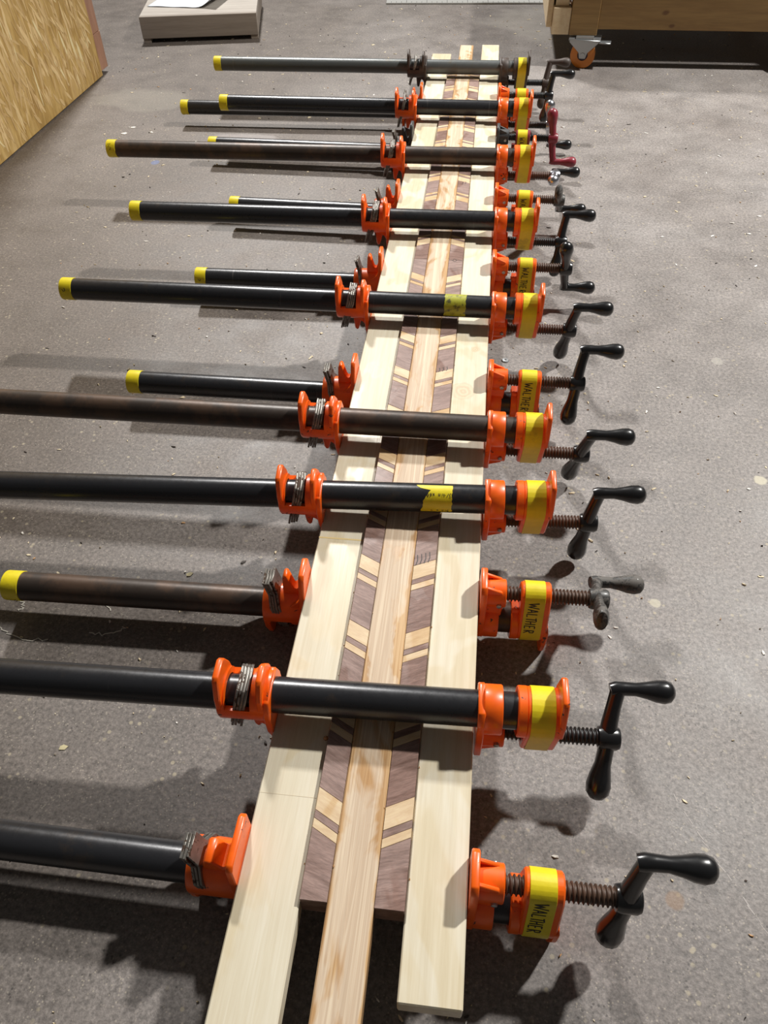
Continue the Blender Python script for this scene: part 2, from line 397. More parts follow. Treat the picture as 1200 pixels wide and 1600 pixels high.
b = MB(); b.box((-.046, .548, .0855), (-.003, .590, 1.0), .0008); obj('stud', b.mesh('stud_b', STUD, False), osb, (X0 + .945, 0, 0))

# ------------------------------------------------------------------ grey wooden box top left, with paper
bx = tag(empty('wooden_platform', (-.926, 2.215, 0), (0, 0, math.radians(11.3))), 'low grey-brown wooden platform box standing on the floor behind the clamps', 'box')
b = MB(); b.box((0, .012, .046), (.302, .34, .060), .0008); obj('lid', b.mesh('lid', GREYWOOD_LIT, False), bx)
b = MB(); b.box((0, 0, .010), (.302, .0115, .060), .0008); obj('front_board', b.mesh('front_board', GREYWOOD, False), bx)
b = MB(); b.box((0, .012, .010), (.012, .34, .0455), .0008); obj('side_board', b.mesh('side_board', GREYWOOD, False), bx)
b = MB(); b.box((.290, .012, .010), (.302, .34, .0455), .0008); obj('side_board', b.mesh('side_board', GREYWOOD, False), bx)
for x0, x1 in ((.001, .020), (.282, .301)):
    b = MB(); b.box((x0, .002, 0), (x1, .035, .0098), .0005); obj('foot', b.mesh('foot', GREYWOOD, False), bx)
    b = MB(); b.box((x0, .30, 0), (x1, .335, .0098), .0005); obj('foot', b.mesh('foot', GREYWOOD, False), bx)
# paper sheet, curled, as two-sided thin sheet
b = MB(); NX, NY = 24, 14
def pp(u, v, t):
    x = u * .20 + v * .03; y = v * .16 - u * .035
    z = .0012 + .030 * max(0, (u - .62) / .38) ** 2 * (1 - .4 * v) + .008 * max(0, .35 - v) ** 2 * math.sin(u * 9) ** 2
    return (x - .05 * max(0, (u - .75)) , y + .03 * max(0, u - .7), z + t)
G = [[[b.bm.verts.new(pp(i / NX, j / NY, t)) for j in range(NY + 1)] for i in range(NX + 1)] for t in (0, .0003)]
for k, g in enumerate(G):
    for i in range(NX):
        for j in range(NY):
            q = [g[i][j], g[i + 1][j], g[i + 1][j + 1], g[i][j + 1]]; b.bm.faces.new(q if k else q[::-1])
for i in range(NX):
    b.bm.faces.new((G[0][i][0], G[0][i + 1][0], G[1][i + 1][0], G[1][i][0])); b.bm.faces.new((G[0][i + 1][NY], G[0][i][NY], G[1][i][NY], G[1][i + 1][NY]))
for j in range(NY):
    b.bm.faces.new((G[0][0][j + 1], G[0][0][j], G[1][0][j], G[1][0][j + 1])); b.bm.faces.new((G[0][NX][j], G[0][NX][j + 1], G[1][NX][j + 1], G[1][NX][j]))
tag(obj('paper_sheet', b.mesh('paper_sheet', PAPER, True, 60), None, (-.937, 2.316, .0600), (0, 0, .12)), 'white paper sheet with curled corner lying on the grey wooden platform', 'paper')

# ------------------------------------------------------------------ straightedge at the back
st = tag(empty('steel_straightedge', (-.332, 2.645, 0), (0, 0, math.radians(3.4))), 'long pale steel straightedge with tick marks lying on the floor at the back', 'ruler')
b = MB(); b.box((0, 0, 0), (.62, .075, .0045), .0006); obj('blade', b.mesh('blade', STEEL, False), st)
b = MB()
for i in range(1, 41):
    L_ = .028 if i % 4 == 0 else .014
    b.box((i * .015 - .0006, .002, .0045), (i * .015 + .0006, .002 + L_, .0047))
tag(obj('tick_marks', b.mesh('tick_marks', TICK, False), st), kind='stuff')

# ------------------------------------------------------------------ rolling wooden cart at the back right
def knotty(M, spots):
    t = NT(M); src = t.b.inputs['Base Color'].links[0].from_socket; c = src; vv = t.coord((1, 1, 1), False)
    for x, z, r in spots:
        mp = t.n('ShaderNodeMapping'); tc = t.n('ShaderNodeTexCoord'); t.l(tc.outputs['Object'], mp.inputs['Vector'])
        mp.inputs['Location'].default_value = (-x / (r * 1.6), 0, -z / r); mp.inputs['Scale'].default_value = (1 / (r * 1.6), 0, 1 / r)
        ln = t.n('ShaderNodeVectorMath', operation='LENGTH'); t.l(mp.outputs[0], ln.inputs[0])
        d = t.math('ADD', ln.outputs['Value'], t.math('MULTIPLY', t.math('SUBTRACT', t.noise(vv, 70, 3), .5), .8))
        c = t.mix(t.ramp(d, [(.5, .75), (1.1, 0.0)]), c, (.09, .035, .015))
    t.base(c)
PINE_KNOTS = m_wood('knotty_pine_board', (.27, .165, .060), (.18, .100, .034), gscale=(2.2, 30, 30), streak=.8, fine=.35, rnd=False)
knotty(PINE_KNOTS, ((.250, .115, .006), (.270, .089, .005), (.480, .125, .005)))
ct = tag(empty('wooden_cart', (.12, 2.088, 0)), 'low rolling cart of pine boards on casters, at the top right behind the crank handles', 'cart')
b = MB(); b.box((.000, .0, .068), (.040, .50, .122), .001); obj('side_rail', b.mesh('side_rail', PINE_PALE, False), ct)
b = MB(); b.box((.004, .012, .1225), (.034, .50, .26), .001); obj('side_board', b.mesh('cart_side', PINE_PALE, False), ct)
b = MB(); b.box((-.013, .02, .078), (-.0005, .49, .26), .001); obj('outer_board', b.mesh('outer_board', PINE_PALE, False), ct)
b = MB(); b.box((.0405, -.004, .068), (.104, .030, .26), .001); obj('corner_post', b.mesh('corner_post', PINE, False), ct)
b = MB(); b.box((.1045, .0, .080), (.62, .022, .178), .001); obj('front_board', b.mesh('cart_front', PINE_KNOTS, False), ct)
b = MB(); b.box((.1045, .0, .1785), (.62, .022, .26), .001); obj('front_board', b.mesh('cart_front_upper', PINE, False), ct)
b = MB(); b.box((.60, .0225, .068), (.64, .50, .26), .001); obj('side_rail', b.mesh('side_rail_b', PINE, False), ct)
b = MB(); b.box((.041, .0305, .24), (.599, .50, .26), .001); obj('deck', b.mesh('deck', PINE, False), ct)
def caster(x, y, rot):
    c = empty('caster', (x, y, 0), (0, 0, rot)); c.parent = ct
    W = MB(); W.lathe_x([(-.011, .012), (-.011, .0255), (-.009, .0285), (.009, .0285), (.011, .0255), (.011, .012)], 28, 0, .0285, closed=True)
    o = obj('wheel', W.mesh('wheel', WHEEL), c)
    W = MB(); W.lathe_x([(-.010, .002), (-.010, .0145), (-.0085, .0175), (.0085, .0175), (.010, .0145), (.010, .002)], 24, 0, .0285); obj('wheel_hub', W.mesh('wheel_hub', HUBC), c)
    W = MB()
    for sx in (-1, 1):
        xa, xb = sorted((sx * .0128, sx * .0150))
        W.prism([(-.007, .022), (.007, .022), (.010, .034), (.033, .056), (.033, .060), (-.034, .060), (-.034, .055), (-.010, .034)], 'x', xa, xb, .0004)
    W.box((-.015, -.034, .0585), (.015, .033, .0612), .0005)
    W.lathe_x([(-.0170, .0035), (-.0170, .006), (.0170, .006), (.0170, .0035)], 12, 0, .0285)
    obj('fork', W.mesh('fork', ZINC), c)
    W = MB(); W.box((-.026, -.036, .0613), (.026, .036, .0635), .0006)
    for a in (-1, 1):
        for q in (-1, 1): W.lathe_x([(0, .004), (.002, .004)], 6) if False else None
    obj('mounting_plate', W.mesh('mounting_plate', ZINC), c)
    W = MB(); W.box((-.012, .0335, .0535), (.012, .060, .0565), .0008); obj('brake_lever', W.mesh('brake_lever', ZINC), c)
    W = MB(); W.box((-.021, -.020, .0636), (.021, .020, .0679), 0); obj('spacer', W.mesh('caster_spacer', ZINC, False), c)
caster(.080, .002, -PI / 2 - .15); caster(.56, .012, -1.2); caster(.05, .44, 2.2); caster(.56, .44, 1.4)

# ------------------------------------------------------------------ glue-up: boards and strips
def board(name, x0, x1, y0, y1, z0, z1, material, label, group=None, bend=0.0):
    b = MB(); b.box((x0, y0, z0), (x1, y1, z1), .0009)
    o = obj(name, b.mesh(name, material, False)); tag(o, label, 'board', group); return o
G_SIDE = 'pale boards clamped along the two outer edges'
lb = board('poplar_board', -.1470, -.1048, .030, 1.942, HB - .0165, HB, POPLAR, 'pale cream board running along the left edge of the clamped panel', G_SIDE)
rb = board('poplar_board', -.0378, .0008, .1075, 2.016, HB - .0165, HB, POPLAR_K, 'pale cream board with a knot, along the right edge beside the crank handles', G_SIDE)
ZP0, ZP1 = .0475, .0675
ash = board('ash_strip', -.0868, -.0572, .02, 1.993, ZP0, ZP1, ASH, 'streaky tan ash strip down the middle between the two chevron strips')
# scribe line across the left board
b = MB(); b.box((-.1462, .2235, HB), (-.1056, .2239, HB + .0001)); obj('pencil_line', b.mesh('pencil_line', mat('pencil_grey', (.58, .50, .36), .6), False), lb)
b = MB(); b.box((-.1466, .4655, HB), (-.1052, .4672, HB + .00012), 0, None)
obj('glue_stain', b.mesh('glue_stain', mat('dry_yellow_glue', (.70, .54, .26), .35), False), lb)

def chevron(xi, xo, label):
    """xi = edge beside the ash, xo = edge beside the outer board"""
    root = tag(empty('chevron_strip', ((xi + xo) / 2, .156, ZP0)), label, 'strip', 'walnut and maple chevron strips either side of the ash strip')
    ox, oy, oz = root.location
    sl = .0095; P = .0722; MID = .989; START = .156; END = 1.822
    near = [START]; kinds = []
    cuts = []
    for n in range(11):
        t = .230 + P * n
        cuts += [(t - .028, 'maple'), (t - .0215, 'walnut'), (t - .016, 'maple'), (t, 'walnut')]
    # piece list: (y_lo, y_hi, kind) along the outer edge, near half
    seq = []; prev = START; kind = 'walnut'
    for y, k in cuts:
        seq.append((prev, y, kind)); prev, kind = y, k
    lastw = (prev, MID, 'walnut')
    def poly(o0, o1, i0, i1, kind, last=False):
        g = .00008
        pts = [(xo, o0 + g), (xo, o1 - g), (xi, i1 - g), (xi, i0 + g)]
        if xo > xi: pts = pts[::-1]
        ang = math.atan2((o0 + o1) - (i0 + i1), 2 * (xo - xi)) if not last else 0.0
        ca, sa = math.cos(-ang), math.sin(-ang)
        b = MB(); dz = random.uniform(-.00012, .00012); b.prism([((p[0] - ox) * ca - (p[1] - oy) * sa, (p[0] - ox) * sa + (p[1] - oy) * ca) for p in pts], 'z', 0, ZP1 - ZP0 + dz, .00022)
        nm = 'walnut_piece' if kind == 'walnut' else 'maple_piece'
        obj(nm, b.mesh(nm, WALNUT if kind == 'walnut' else MAPLE, False), root, (0, 0, 0), (0, 0, ang))
    for i, (a, c, k) in enumerate(seq):
        if i == 0: poly(a, c, a, c - sl, k)
        else: poly(a, c, a - sl, c - sl, k)
    # centre walnut pieces meet square at the middle
    poly(lastw[0], MID, lastw[0] - sl, MID, 'walnut')
    M2 = 2 * MID
    poly(MID, M2 - lastw[0], MID, M2 - lastw[0] + sl, 'walnut')
    for i, (a, c, k) in enumerate(seq[::-1]):
        a2, c2 = M2 - c, M2 - a
        if i == len(seq) - 1: c2 = END; poly(a2, c2, a2 + sl, c2, k)
        else: poly(a2, c2, a2 + sl, c2 + sl, k)
    return root
chl = chevron(-.0870, -.1046, 'walnut and maple chevron strip left of the ash strip, beside the left pale board')
chr_ = chevron(-.0570, -.0380, 'walnut and maple chevron strip right of the ash strip, with ink tally marks')
# ink marks on the right strip
def ink(strokes, wd=.0007):
    b = MB()
    for s_ in strokes:
        b.ribbon([(x - chr_.location[0], y - chr_.location[1], ZP1 + .00012 - chr_.location[2]) for x, y in s_], wd, .00006, (0, 0, 1))
    obj('ink_mark', b.mesh('ink_mark', INK, False), chr_)
def near_tally(x0, y0, n, dx, h):
    ink([[(x0 + dx * i, y0 + .0015 * i), (x0 + dx * i + .0012, y0 + h / 2 + .0015 * i), (x0 + dx * i + .0006, y0 + h + .0015 * i)] for i in range(n)])
near_tally(-.0552, .438, 4, .0035, .012)
near_tally(-.0540, .727, 3, .0042, .008)
near_tally(-.0500, 1.238, 2, .0048, .009)
ink([[(-.0560, .989), (-.0515, .9885)], [(-.0465, .9885), (-.0392, .989)]] + [[(-.0490 + .0024 * math.cos(a), .9885 + .0034 * math.sin(a)) for a in [i * PI / 6 for i in range(13)]]], .0006)
# glue beads squeezed out of the joints, sitting on the edges of the ash strip and of the two outer boards
AMBER = mat('amber_glue', (.38, .20, .08), .2)
for host, edges, zt, cnt in ((ash, (-.0862, -.0578), ZP1, 26), (lb, (-.1060,), HB, 12), (rb, (-.0366,), HB, 12)):
    b = MB()
    for k in range(cnt):
        y = random.uniform(.17, 1.7); r = random.uniform(.0003, .0006)
        bmesh.ops.create_icosphere(b.bm, subdivisions=1, radius=r, matrix=Matrix.Translation((random.choice(edges), y, zt + r * .3)) @ Matrix.Diagonal((1, 2.0, .7, 1)))
    if host is lb: bmesh.ops.create_icosphere(b.bm, subdivisions=2, radius=.0018, matrix=Matrix.Translation((-.1068, .2685, HB + .0011)))
    tag(obj('glue_beads', b.mesh('glue_beads', AMBER), host), kind='stuff')

# ------------------------------------------------------------------ pipe clamp part meshes (local: pipe axis X, jaws towards +Z, board edge at x = 0)
RP = .01335
SZ = .033          # screw axis above pipe axis
TX = -.1478        # tail jaw face
cache = {}
def cached(key, fn):
    if key not in cache: cache[key] = fn()
    return cache[key]
def clone_mat(key, base_fn, material):
    k = (key, material.name)
    if k not in cache:
        me = cached(key, base_fn)
        if me.materials[0] == material: cache[k] = me
        else:
            me = me.copy(); me.materials[0] = material; cache[k] = me
    return cache[k]
def rr(pts_c, r, seg=28):  # convex hull outline of circles: list of ((cy,cz),r)
    pts = []
    for (cy, cz), rad in pts_c:
        for k in range(seg): pts.append((cy + rad * math.cos(2 * PI * k / seg), cz + rad * math.sin(2 * PI * k / seg)))
    pts = sorted(set((round(a, 7), round(c, 7)) for a, c in pts))
    def half(ps):
        h = []
        for p in ps:
            while len(h) > 1 and (h[-1][0] - h[-2][0]) * (p[1] - h[-2][1]) - (h[-1][1] - h[-2][1]) * (p[0] - h[-2][0]) <= 0: h.pop()
            h.append(p)
        return h
    lo = half(pts); hi = half(pts[::-1]); return lo[:-1] + hi[:-1]
HULL = rr([((0, 0), .0182), ((0, SZ), .0118)], 0)
def hull_off(d): return rr([((0, 0), .0182 + d), ((0, SZ), .0118 + d)], 0)

def f_pipe(x0, x1):
    b = MB(); ro, ri = RP, RP - .0028
    prof = [(x0, ri), (x0, ro - .0006), (x0 + .0006, ro), (x1 - .0006, ro), (x1, ro - .0006), (x1, ri)]
    b.lathe_x(prof, 32, closed=True); return b.mesh('pipe', PIPE_BLACK)
def f_endtape():
    b = MB(); b.lathe_x([(-.0004, RP - .0024), (-.0004, RP + .0003), (.0004, RP + .0005), (.0150, RP + .0005), (.0152, RP + .0001)], 32); return b.mesh('end_tape', TAPE)
def f_jaw():
    b = MB()
    b.prism([(-.012, -.0150), (.012, -.0150), (.0180, -.006), (.0180, .020), (.0150, .047), (.0110, .0520), (-.0110, .0520), (-.0150, .047), (-.0180, .020), (-.0180, -.006)], 'x', .0005, .0058, .0008)
    b.lathe_x([(.0050, RP + .0006), (.0050, .0176), (.0060, .0180), (.0172, .0180), (.0180, .0174), (.0180, RP + .0006)], 32, closed=True)
    b.lathe_x([(.0050, .004), (.0050, .0122), (.0215, .0122), (.0222, .0115), (.0222, .004)], 24, 0, SZ)
    b.prism([(.005, .012), (.0195, .012), (.0210, SZ), (.005, SZ)], 'y', -.0085, .0085, .0008)
    for sy in (-1, 1): b.prism([(.0050, .049), (.0050, .040), (.0200, .036), (.0185, .0435)], 'y', sy * .0075 - .0013, sy * .0075 + .0013, .0005)
    b.lathe_x([(0, .0026), (.0, .0026)], 6) if False else None
    return b.mesh('moving_jaw', ORANGE)
def f_pin():
    b = MB(); seg = 12
    b.ringsec([[(.0165 + r * math.cos(2 * PI * j / seg), y, SZ - .002 + r * math.sin(2 * PI * j / seg)) for j in range(seg)] for y, r in ((-.0140, .0010), (-.0136, .0021), (.0136, .0021), (.0140, .0010))])
    return b.mesh('pin', ZINC)
def f_head():
    b = MB()
    b.prism(HULL, 'x', .0345, .0595, .0012)
    b.lathe_x([(.0285, RP + .0006), (.0285, .0176), (.0293, .0184), (.0350, .0184), (.0350, RP + .0006)], 32, closed=True)
    b.prism([(-.0085, .012), (.0085, .012), (.0070, .0205), (-.0070, .0205)], 'x', .0285, .0350, .0006)
    # foot flange at the outer end, away from the screw
    b.prism([(-.0182, .004), (.0182, .004), (.0180, -.010), (.0125, -.030), (.0100, -.0333), (-.0100, -.0333), (-.0125, -.030), (-.0180, -.010)], 'x', .0568, .0612, .0009)
    return b.mesh('head_casting', ORANGE)
def f_headtape():
    b = MB(); b.prism(hull_off(.0006), 'x', .0376, .0545, .0002)
    # overlapping loose end
    return b.mesh('head_tape', TAPE)
# stroke font for handwriting (unit cell 0..1 x 0..1)
FONT = {'5': [[(.7, 1), (.1, 1), (.05, .55), (.6, .5), (.6, .1), (0, 0)]], '1': [[(.1, .8), (.35, 1), (.35, 0)]], 'W': [[(0, 1), (.22, 0), (.45, .75), (.7, 0), (1, 1.05)]], 'A': [[(0, 0), (.45, 1)], [(.45, 1), (.9, 0)], [(.15, .35), (.75, .4)]],
        'L': [[(.1, 1), (.05, 0), (.8, .05)]], 'T': [[(0, .95), (1, 1.02)], [(.5, 1), (.42, 0)]], 'H': [[(.05, 1), (0, 0)], [(.75, 1), (.72, 0)], [(0, .5), (.75, .55)]],
        'E': [[(.7, .98), (.05, 1), (0, 0), (.7, .03)], [(0, .5), (.55, .52)]], 'R': [[(0, 0), (.05, 1), (.6, .92), (.62, .6), (.05, .5), (.7, 0)]],
        '3': [[(0, 1), (.7, 1), (.35, .58), (.7, .3), (.4, 0), (0, .08)]], '4': [[(.6, 0), (.6, 1), (0, .35), (.8, .35)]], '/': [[(0, 0), (.6, 1)]],
        'i': [[(.2, 0), (.2, .6)], [(.2, .85), (.22, .92)]], 'n': [[(0, 0), (0, .65)], [(0, .5), (.35, .65), (.5, .5), (.5, 0)]], 'x': [[(0, 0), (.5, .6)], [(0, .6), (.5, 0)]],
        '6': [[(.6, 1), (.1, .6), (.05, .2), (.35, 0), (.6, .25), (.35, .5), (.08, .4)]], '0': [[(.3, 1), (0, .5), (.3, 0), (.6, .5), (.3, 1)]], ' ': []}
def hull_walk(d):
    """arc length along the near (-y) side from the top of the screw boss down; returns function s -> (y,z), normal"""
    r1, r2 = .0118 + d, .0182 + d; L = SZ; sa = (r2 - r1) / L; ca = math.sqrt(1 - sa * sa)
    # tangent normal on -y side: n = (-ca, sa')  (pointing out and slightly up)
    a_t = math.atan2(sa, -ca)             # angle of normal, just under pi
    arc1 = r1 * (a_t - PI / 2); straight = math.sqrt(L * L - (r2 - r1) ** 2)
    def f(s):
        if s < arc1: a = PI / 2 + s / r1; return (r1 * math.cos(a), SZ + r1 * math.sin(a)), (math.cos(a), math.sin(a))
        n = (math.cos(a_t), math.sin(a_t))
        if s < arc1 + straight:
            u = (s - arc1) / straight
            p1 = (r1 * n[0], SZ + r1 * n[1]); p2 = (r2 * n[0], r2 * n[1])
            return (p1[0] + (p2[0] - p1[0]) * u, p1[1] + (p2[1] - p1[1]) * u), n
        a = a_t + (s - arc1 - straight) / r2; return (r2 * math.cos(a), r2 * math.sin(a)), (math.cos(a), math.sin(a))
    return f
def f_writing(seed):
    rnd = random.Random(seed); b = MB(); W = hull_walk(.00075); s = .0150 + rnd.uniform(-.001, .0012); xb = .0410; hgt = .0088
    for ch in 'WALTHER':
        wd = .0056 if ch == 'W' else .0040
        for st_ in FONT[ch]:
            # subdivide, then wrap on the hull: text runs down (s), letter tops point to +x
            P = []
            for (u0, v0), (u1, v1) in zip(st_, st_[1:]):
                for k in range(4): P.append((u0 + (u1 - u0) * k / 4, v0 + (v1 - v0) * k / 4))
            P.append(st_[-1]); pts = []; nr = []
            for u, v in P:
                (y, z), (ny, nz) = W(s + u * wd); pts.append((xb + v * hgt - (s - .0165) * .05, y, z)); nr.append((0, ny, nz))
            b.ribbon(pts, .00095, .00008, nr)
        s += wd + (.0002 if ch in 'LT' else .0011)
    return b.mesh('handwriting', INK, False)
def f_screw(x0=.019, x1=.094):
    b = MB(); seg = 18; pitch = .0030; nx = int((x1 - x0) / pitch * 8); rings = []
    for i in range(nx + 1):
        x = x0 + (x1 - x0) * i / nx; R_ = []
        for j in range(seg):
            a = 2 * PI * j / seg; ph = ((x / pitch) - j / seg) % 1.0
            h = max(0.0, min(1.0, 1.6 - abs(ph - .5) * 5.2)); r = .0052 + .0015 * h
            R_.append((x, r * math.cos(a), SZ + r * math.sin(a)))
        rings.append(R_)
    b.ringsec(rings); return b.mesh('screw', SCREW, True, 70)
# crank: local frame at hub, arm along +Y (grip end) and -Y (ball end), X outwards
def f_arm(style):
    b = MB()
    b.lathe_x([(-.0075, .0055), (-.0070, .0082), (-.004, .0090), (.006, .0090), (.0085, .0078), (.0095, .0050)], 20)
    if style == 'ball':
        b.loft([(0, 0, 0), (.001, .012, 0), (.003, .024, 0), (.005, .034, 0), (.0052, .0385, 0), (.0052, .0410, 0)],
               [(.0070, .0078), (.0062, .0066), (.0056, .0058), (.0056, .0058), (.0054, .0056), (.003, .003)])
        b.loft([(0, 0, 0), (-.0008, -.010, 0), (-.0022, -.020, 0), (-.0036, -.029, 0), (-.0044, -.036, 0), (-.0050, -.042, 0), (-.0053, -.0460, 0), (-.0054, -.0478, 0)],
               [(.0066, .0078), (.0060, .0068), (.0062, .0066), (.0082, .0080), (.0094, .0090), (.0086, .0084), (.0055, .0055), (.0015, .0015)])
    else:
        b.loft([(0, 0, 0), (.001, .012, 0), (.003, .024, 0), (.005, .032, 0), (.005, .0375, 0)], [(.0050, .0085), (.0042, .0075), (.0040, .0062), (.0048, .0064), (.003, .004)])
        b.loft([(0, 0, 0), (-.0008, -.010, 0), (-.002, -.020, 0), (-.003, -.030, 0), (-.0036, -.038, 0), (-.0040, -.0430, 0), (-.0042, -.0445, 0)],
               [(.0050, .0085), (.0042, .0075), (.0042, .0080), (.0060, .0100), (.0062, .0105), (.0045, .0080), (.001, .003)])
    return b.mesh('arm', BLACK)
def f_grip():
    b = MB()
    b.loft([(.000, .0365, 0), (.004, .0375, 0), (.010, .0380, 0), (.018, .0380, 0), (.026, .0378, 0), (.033, .0376, 0), (.039, .0374, 0), (.0435, .0374, 0), (.0460, .0374, 0), (.0470, .0374, 0)],
           [(.0050, .0054), (.0057, .0059), (.0053, .0054), (.0050, .0050), (.0064, .0064), (.0083, .0083), (.0089, .0089), (.0076, .0076), (.0045, .0045), (.001, .001)], up=(0, 1, 0))
    return b.mesh('grip', BLACK)
# tail stop
def f_tail(kind):
    b = MB(); angs = [2 * PI * j / 36 + PI / 72 for j in range(36)]
    xs = [TX - .0400, TX - .0388, TX - .036, TX - .034, TX - .029, TX - .023, TX - .018, TX - .0150, TX - .010, TX - .005, TX - .0015]
    def hole(x, a):
        d = abs((a - 1.5 * PI + PI) % (2 * PI) - PI)
        return TX - .034 < x < TX - .0150 and d < math.radians(74)
    def ro(x, a):
        s_ = math.sin(a); r = .0188
        if s_ > 0: r += .0020 * s_ ** 2
        if x <= TX - .0395: r -= .0008
        return r
    b.shell(xs, angs, ro, lambda x, a: RP + .0007, hole)
    # jaw plate
    tw = .0185 if kind == 'wide' else .0120
    b.prism([(-.0150, -.014), (.0150, -.014), (.0205, 0), (.0205, .020), (tw + .001, .0480), (tw - .0025, .0515), (-tw + .0025, .0515), (-tw - .001, .0480), (-.0205, .020), (-.0205, 0)], 'x', TX - .0052, TX - .0004, .0008)
    # rib with spur behind the plate
    if kind == 'wide':
        b.prism([(TX - .030, .014), (TX - .026, .030), (TX - .020, .031), (TX - .014, .0215), (TX - .004, .034), (TX - .004, .010)], 'y', -.0085, .0085, .0012)
        b.box((TX - .036, -.0165, -.010), (TX - .004, .0165, .0175), .002) if False else None
    else:
        b.prism([(TX - .0225, .014), (TX - .0210, .0410), (TX - .0190, .0440), (TX - .0165, .0435), (TX - .0120, .0270), (TX - .0090, .0260), (TX - .0040, .0400), (TX - .0030, .010)], 'y', -.0048, .0048, .0010)
        for sy in (-1, 1): b.prism([(TX - .020, .010), (TX - .004, .010), (TX - .004, .028), (TX - .008, .020)], 'y', sy * .0130 - .0018, sy * .0130 + .0018, .0006)
    # two ears / feet on the far side
    for x0, x1, tp in ((TX - .0400, TX - .0352, .0105), (TX - .0095, TX - .0050, .0095)):
        zz = -.0333 if x0 < TX - .03 else -.0300
        b.prism([(-.0180, -.004), (.0180, -.004), (.0165, -.016), (tp, zz + .003), (tp - .003, zz), (-tp + .003, zz), (-tp, zz + .003), (-.0165, -.016)], 'x', x0, x1, .0009)
    # bore through ears is filled by the pipe
    return b.mesh('tail_casting', ORANGE)
def f_clutch(n):
    b = MB(); out = [(-.0100, -.0215), (.0100, -.0215), (.0175, -.012), (.0175, .014), (.0090, .0230), (.0085, .0385), (-.0085, .0385), (-.0090, .0230), (-.0175, .014), (-.0175, -.012)]
    b.prism(out, 'x', -.0010, .0010, .0003); return b.mesh('clutch_plate', PLATE)
def f_tailnum():
    b = MB(); x = TX - .0092
    for i, dg in enumerate(('5', '0', '0', '1')):
        for st_ in FONT[dg]:
            P = []
            for (u, v) in st_:
                a = 1.5 * PI - .45 + (i * 1.0 + u * .8) * .16
                P.append((x + .0045 * (v - .5), a))
            b.ribbon([(px, .01905 * math.cos(a), .01905 * math.sin(a)) for px, a in P], .0006, .00025, [(0, math.cos(a), math.sin(a)) for _, a in P])
    return b.mesh('cast_number', ORANGE, False)

G_CL = 'pipe clamps alternating over and under the glued panel'
def clamp(over, y0, z0, xl, yaw, roll, crank_deg, label, body=ORANGE, pipe=PIPE_BLACK, arm=BLACK, grip=BLACK, screw=SCREW, jaw=None,
          tailkind='narrow', write=False, plates=4, lean=-.24, tilt=0.0, arm_style='ball', tape_end=True, hub_dx=0.0, tailyaw=0.0):
    th = PI + math.radians(roll) if over else math.radians(roll)
    root = tag(empty('pipe_clamp', (0.0012, y0, z0), (th, -math.radians(tilt), math.radians(yaw))), label, 'clamp', G_CL)
    jaw = jaw or body
    obj('pipe', clone_mat(('pipe', xl), lambda: f_pipe(xl, .050), pipe), root)
    if tape_end: obj('end_tape', cached('endtape', f_endtape), root, (xl, 0, 0))
    obj('moving_jaw', clone_mat('jaw', f_jaw, jaw), root)
    obj('pin', cached('pin', f_pin), root)
    hd = obj('head_casting', clone_mat('head', f_head, body), root)
    tp = obj('head_tape', cached('headtape', f_headtape), root)
    if write: obj('handwriting', cached(('write', write), lambda: f_writing(write)), tp)
    obj('screw', clone_mat('screw', f_screw, screw), root)
    cr = empty('crank', (.0990 + hub_dx, 0, SZ), (math.radians(crank_deg) - th, 0, 0)); cr.parent = root
    obj('arm', clone_mat(('arm', arm_style), lambda: f_arm(arm_style), arm), cr)
    obj('grip', clone_mat('grip', f_grip, grip), cr)
    ts = empty('tail_stop', (0, 0, 0), (tailyaw, 0, 0)); ts.parent = root
    obj('tail_casting', clone_mat(('tail', tailkind), lambda: f_tail(tailkind), jaw if jaw is not body else body), ts)
    if over: obj('cast_number', clone_mat('num', f_tailnum, body), ts)
    for k in range(plates):
        obj('clutch_plate', cached('clutch', lambda: f_clutch(1)), ts, (TX - .0282 + k * .0023, 0, 0), (random.uniform(-.05, .05), lean, 0))
    return root
zo, zu = HB + .0225, .0335
C_ = clamp
# --- clamps whose pipes lie over the panel, near to far
c1100 = C_(True, .2925, zo, -.64, 1.4, 3, 48, 'orange clamp with black pipe over the panel, nearest of those on top', write=False, tape_end=True, tilt=.6, screw=SCREW_DARK)
c777 = C_(True, .5080, zo, -.62, 2.3, 10, 88, 'orange clamp over the panel whose black pipe has a torn yellow label', tilt=1.0)
c670 = C_(True, .6095, zo, -.60, .55, 12, 108, 'orange clamp over the panel with a rough rusty brown pipe leaving the frame', pipe=PIPE_BROWN)
c480 = C_(True, .8410, zo, -.541, .45, 14, 102, 'orange clamp over the panel with a faded yellow-green patch on its pipe')
c345 = C_(True, 1.0735, zo, -.530, 1.2, 12, 62, 'orange clamp over the panel, fifth pipe on top counted from the near end', screw=SCREW_DARK)
c243 = C_(True, 1.3060, zo, -.652, 1.3, 14, -12, 'orange clamp with chromed hub and brown pipe, third on top from the far end', pipe=PIPE_BROWN, arm=SILVER, plates=3)
c164 = C_(True, 1.5310, zo, -.520, .5, 20, -78, 'orange clamp over the panel with a silver crank arm, second over-pipe from the far end', arm=SILVER, plates=2, screw=SCREW_DARK)
c104 = C_(True, 1.7700, zo, -.595, .95, 22, 70, 'old bare-iron clamp with grey galvanised pipe, farthest of all', body=IRON, pipe=PIPE_GREY, arm=IRON, grip=IRON, screw=SCREW_DARK, plates=2)
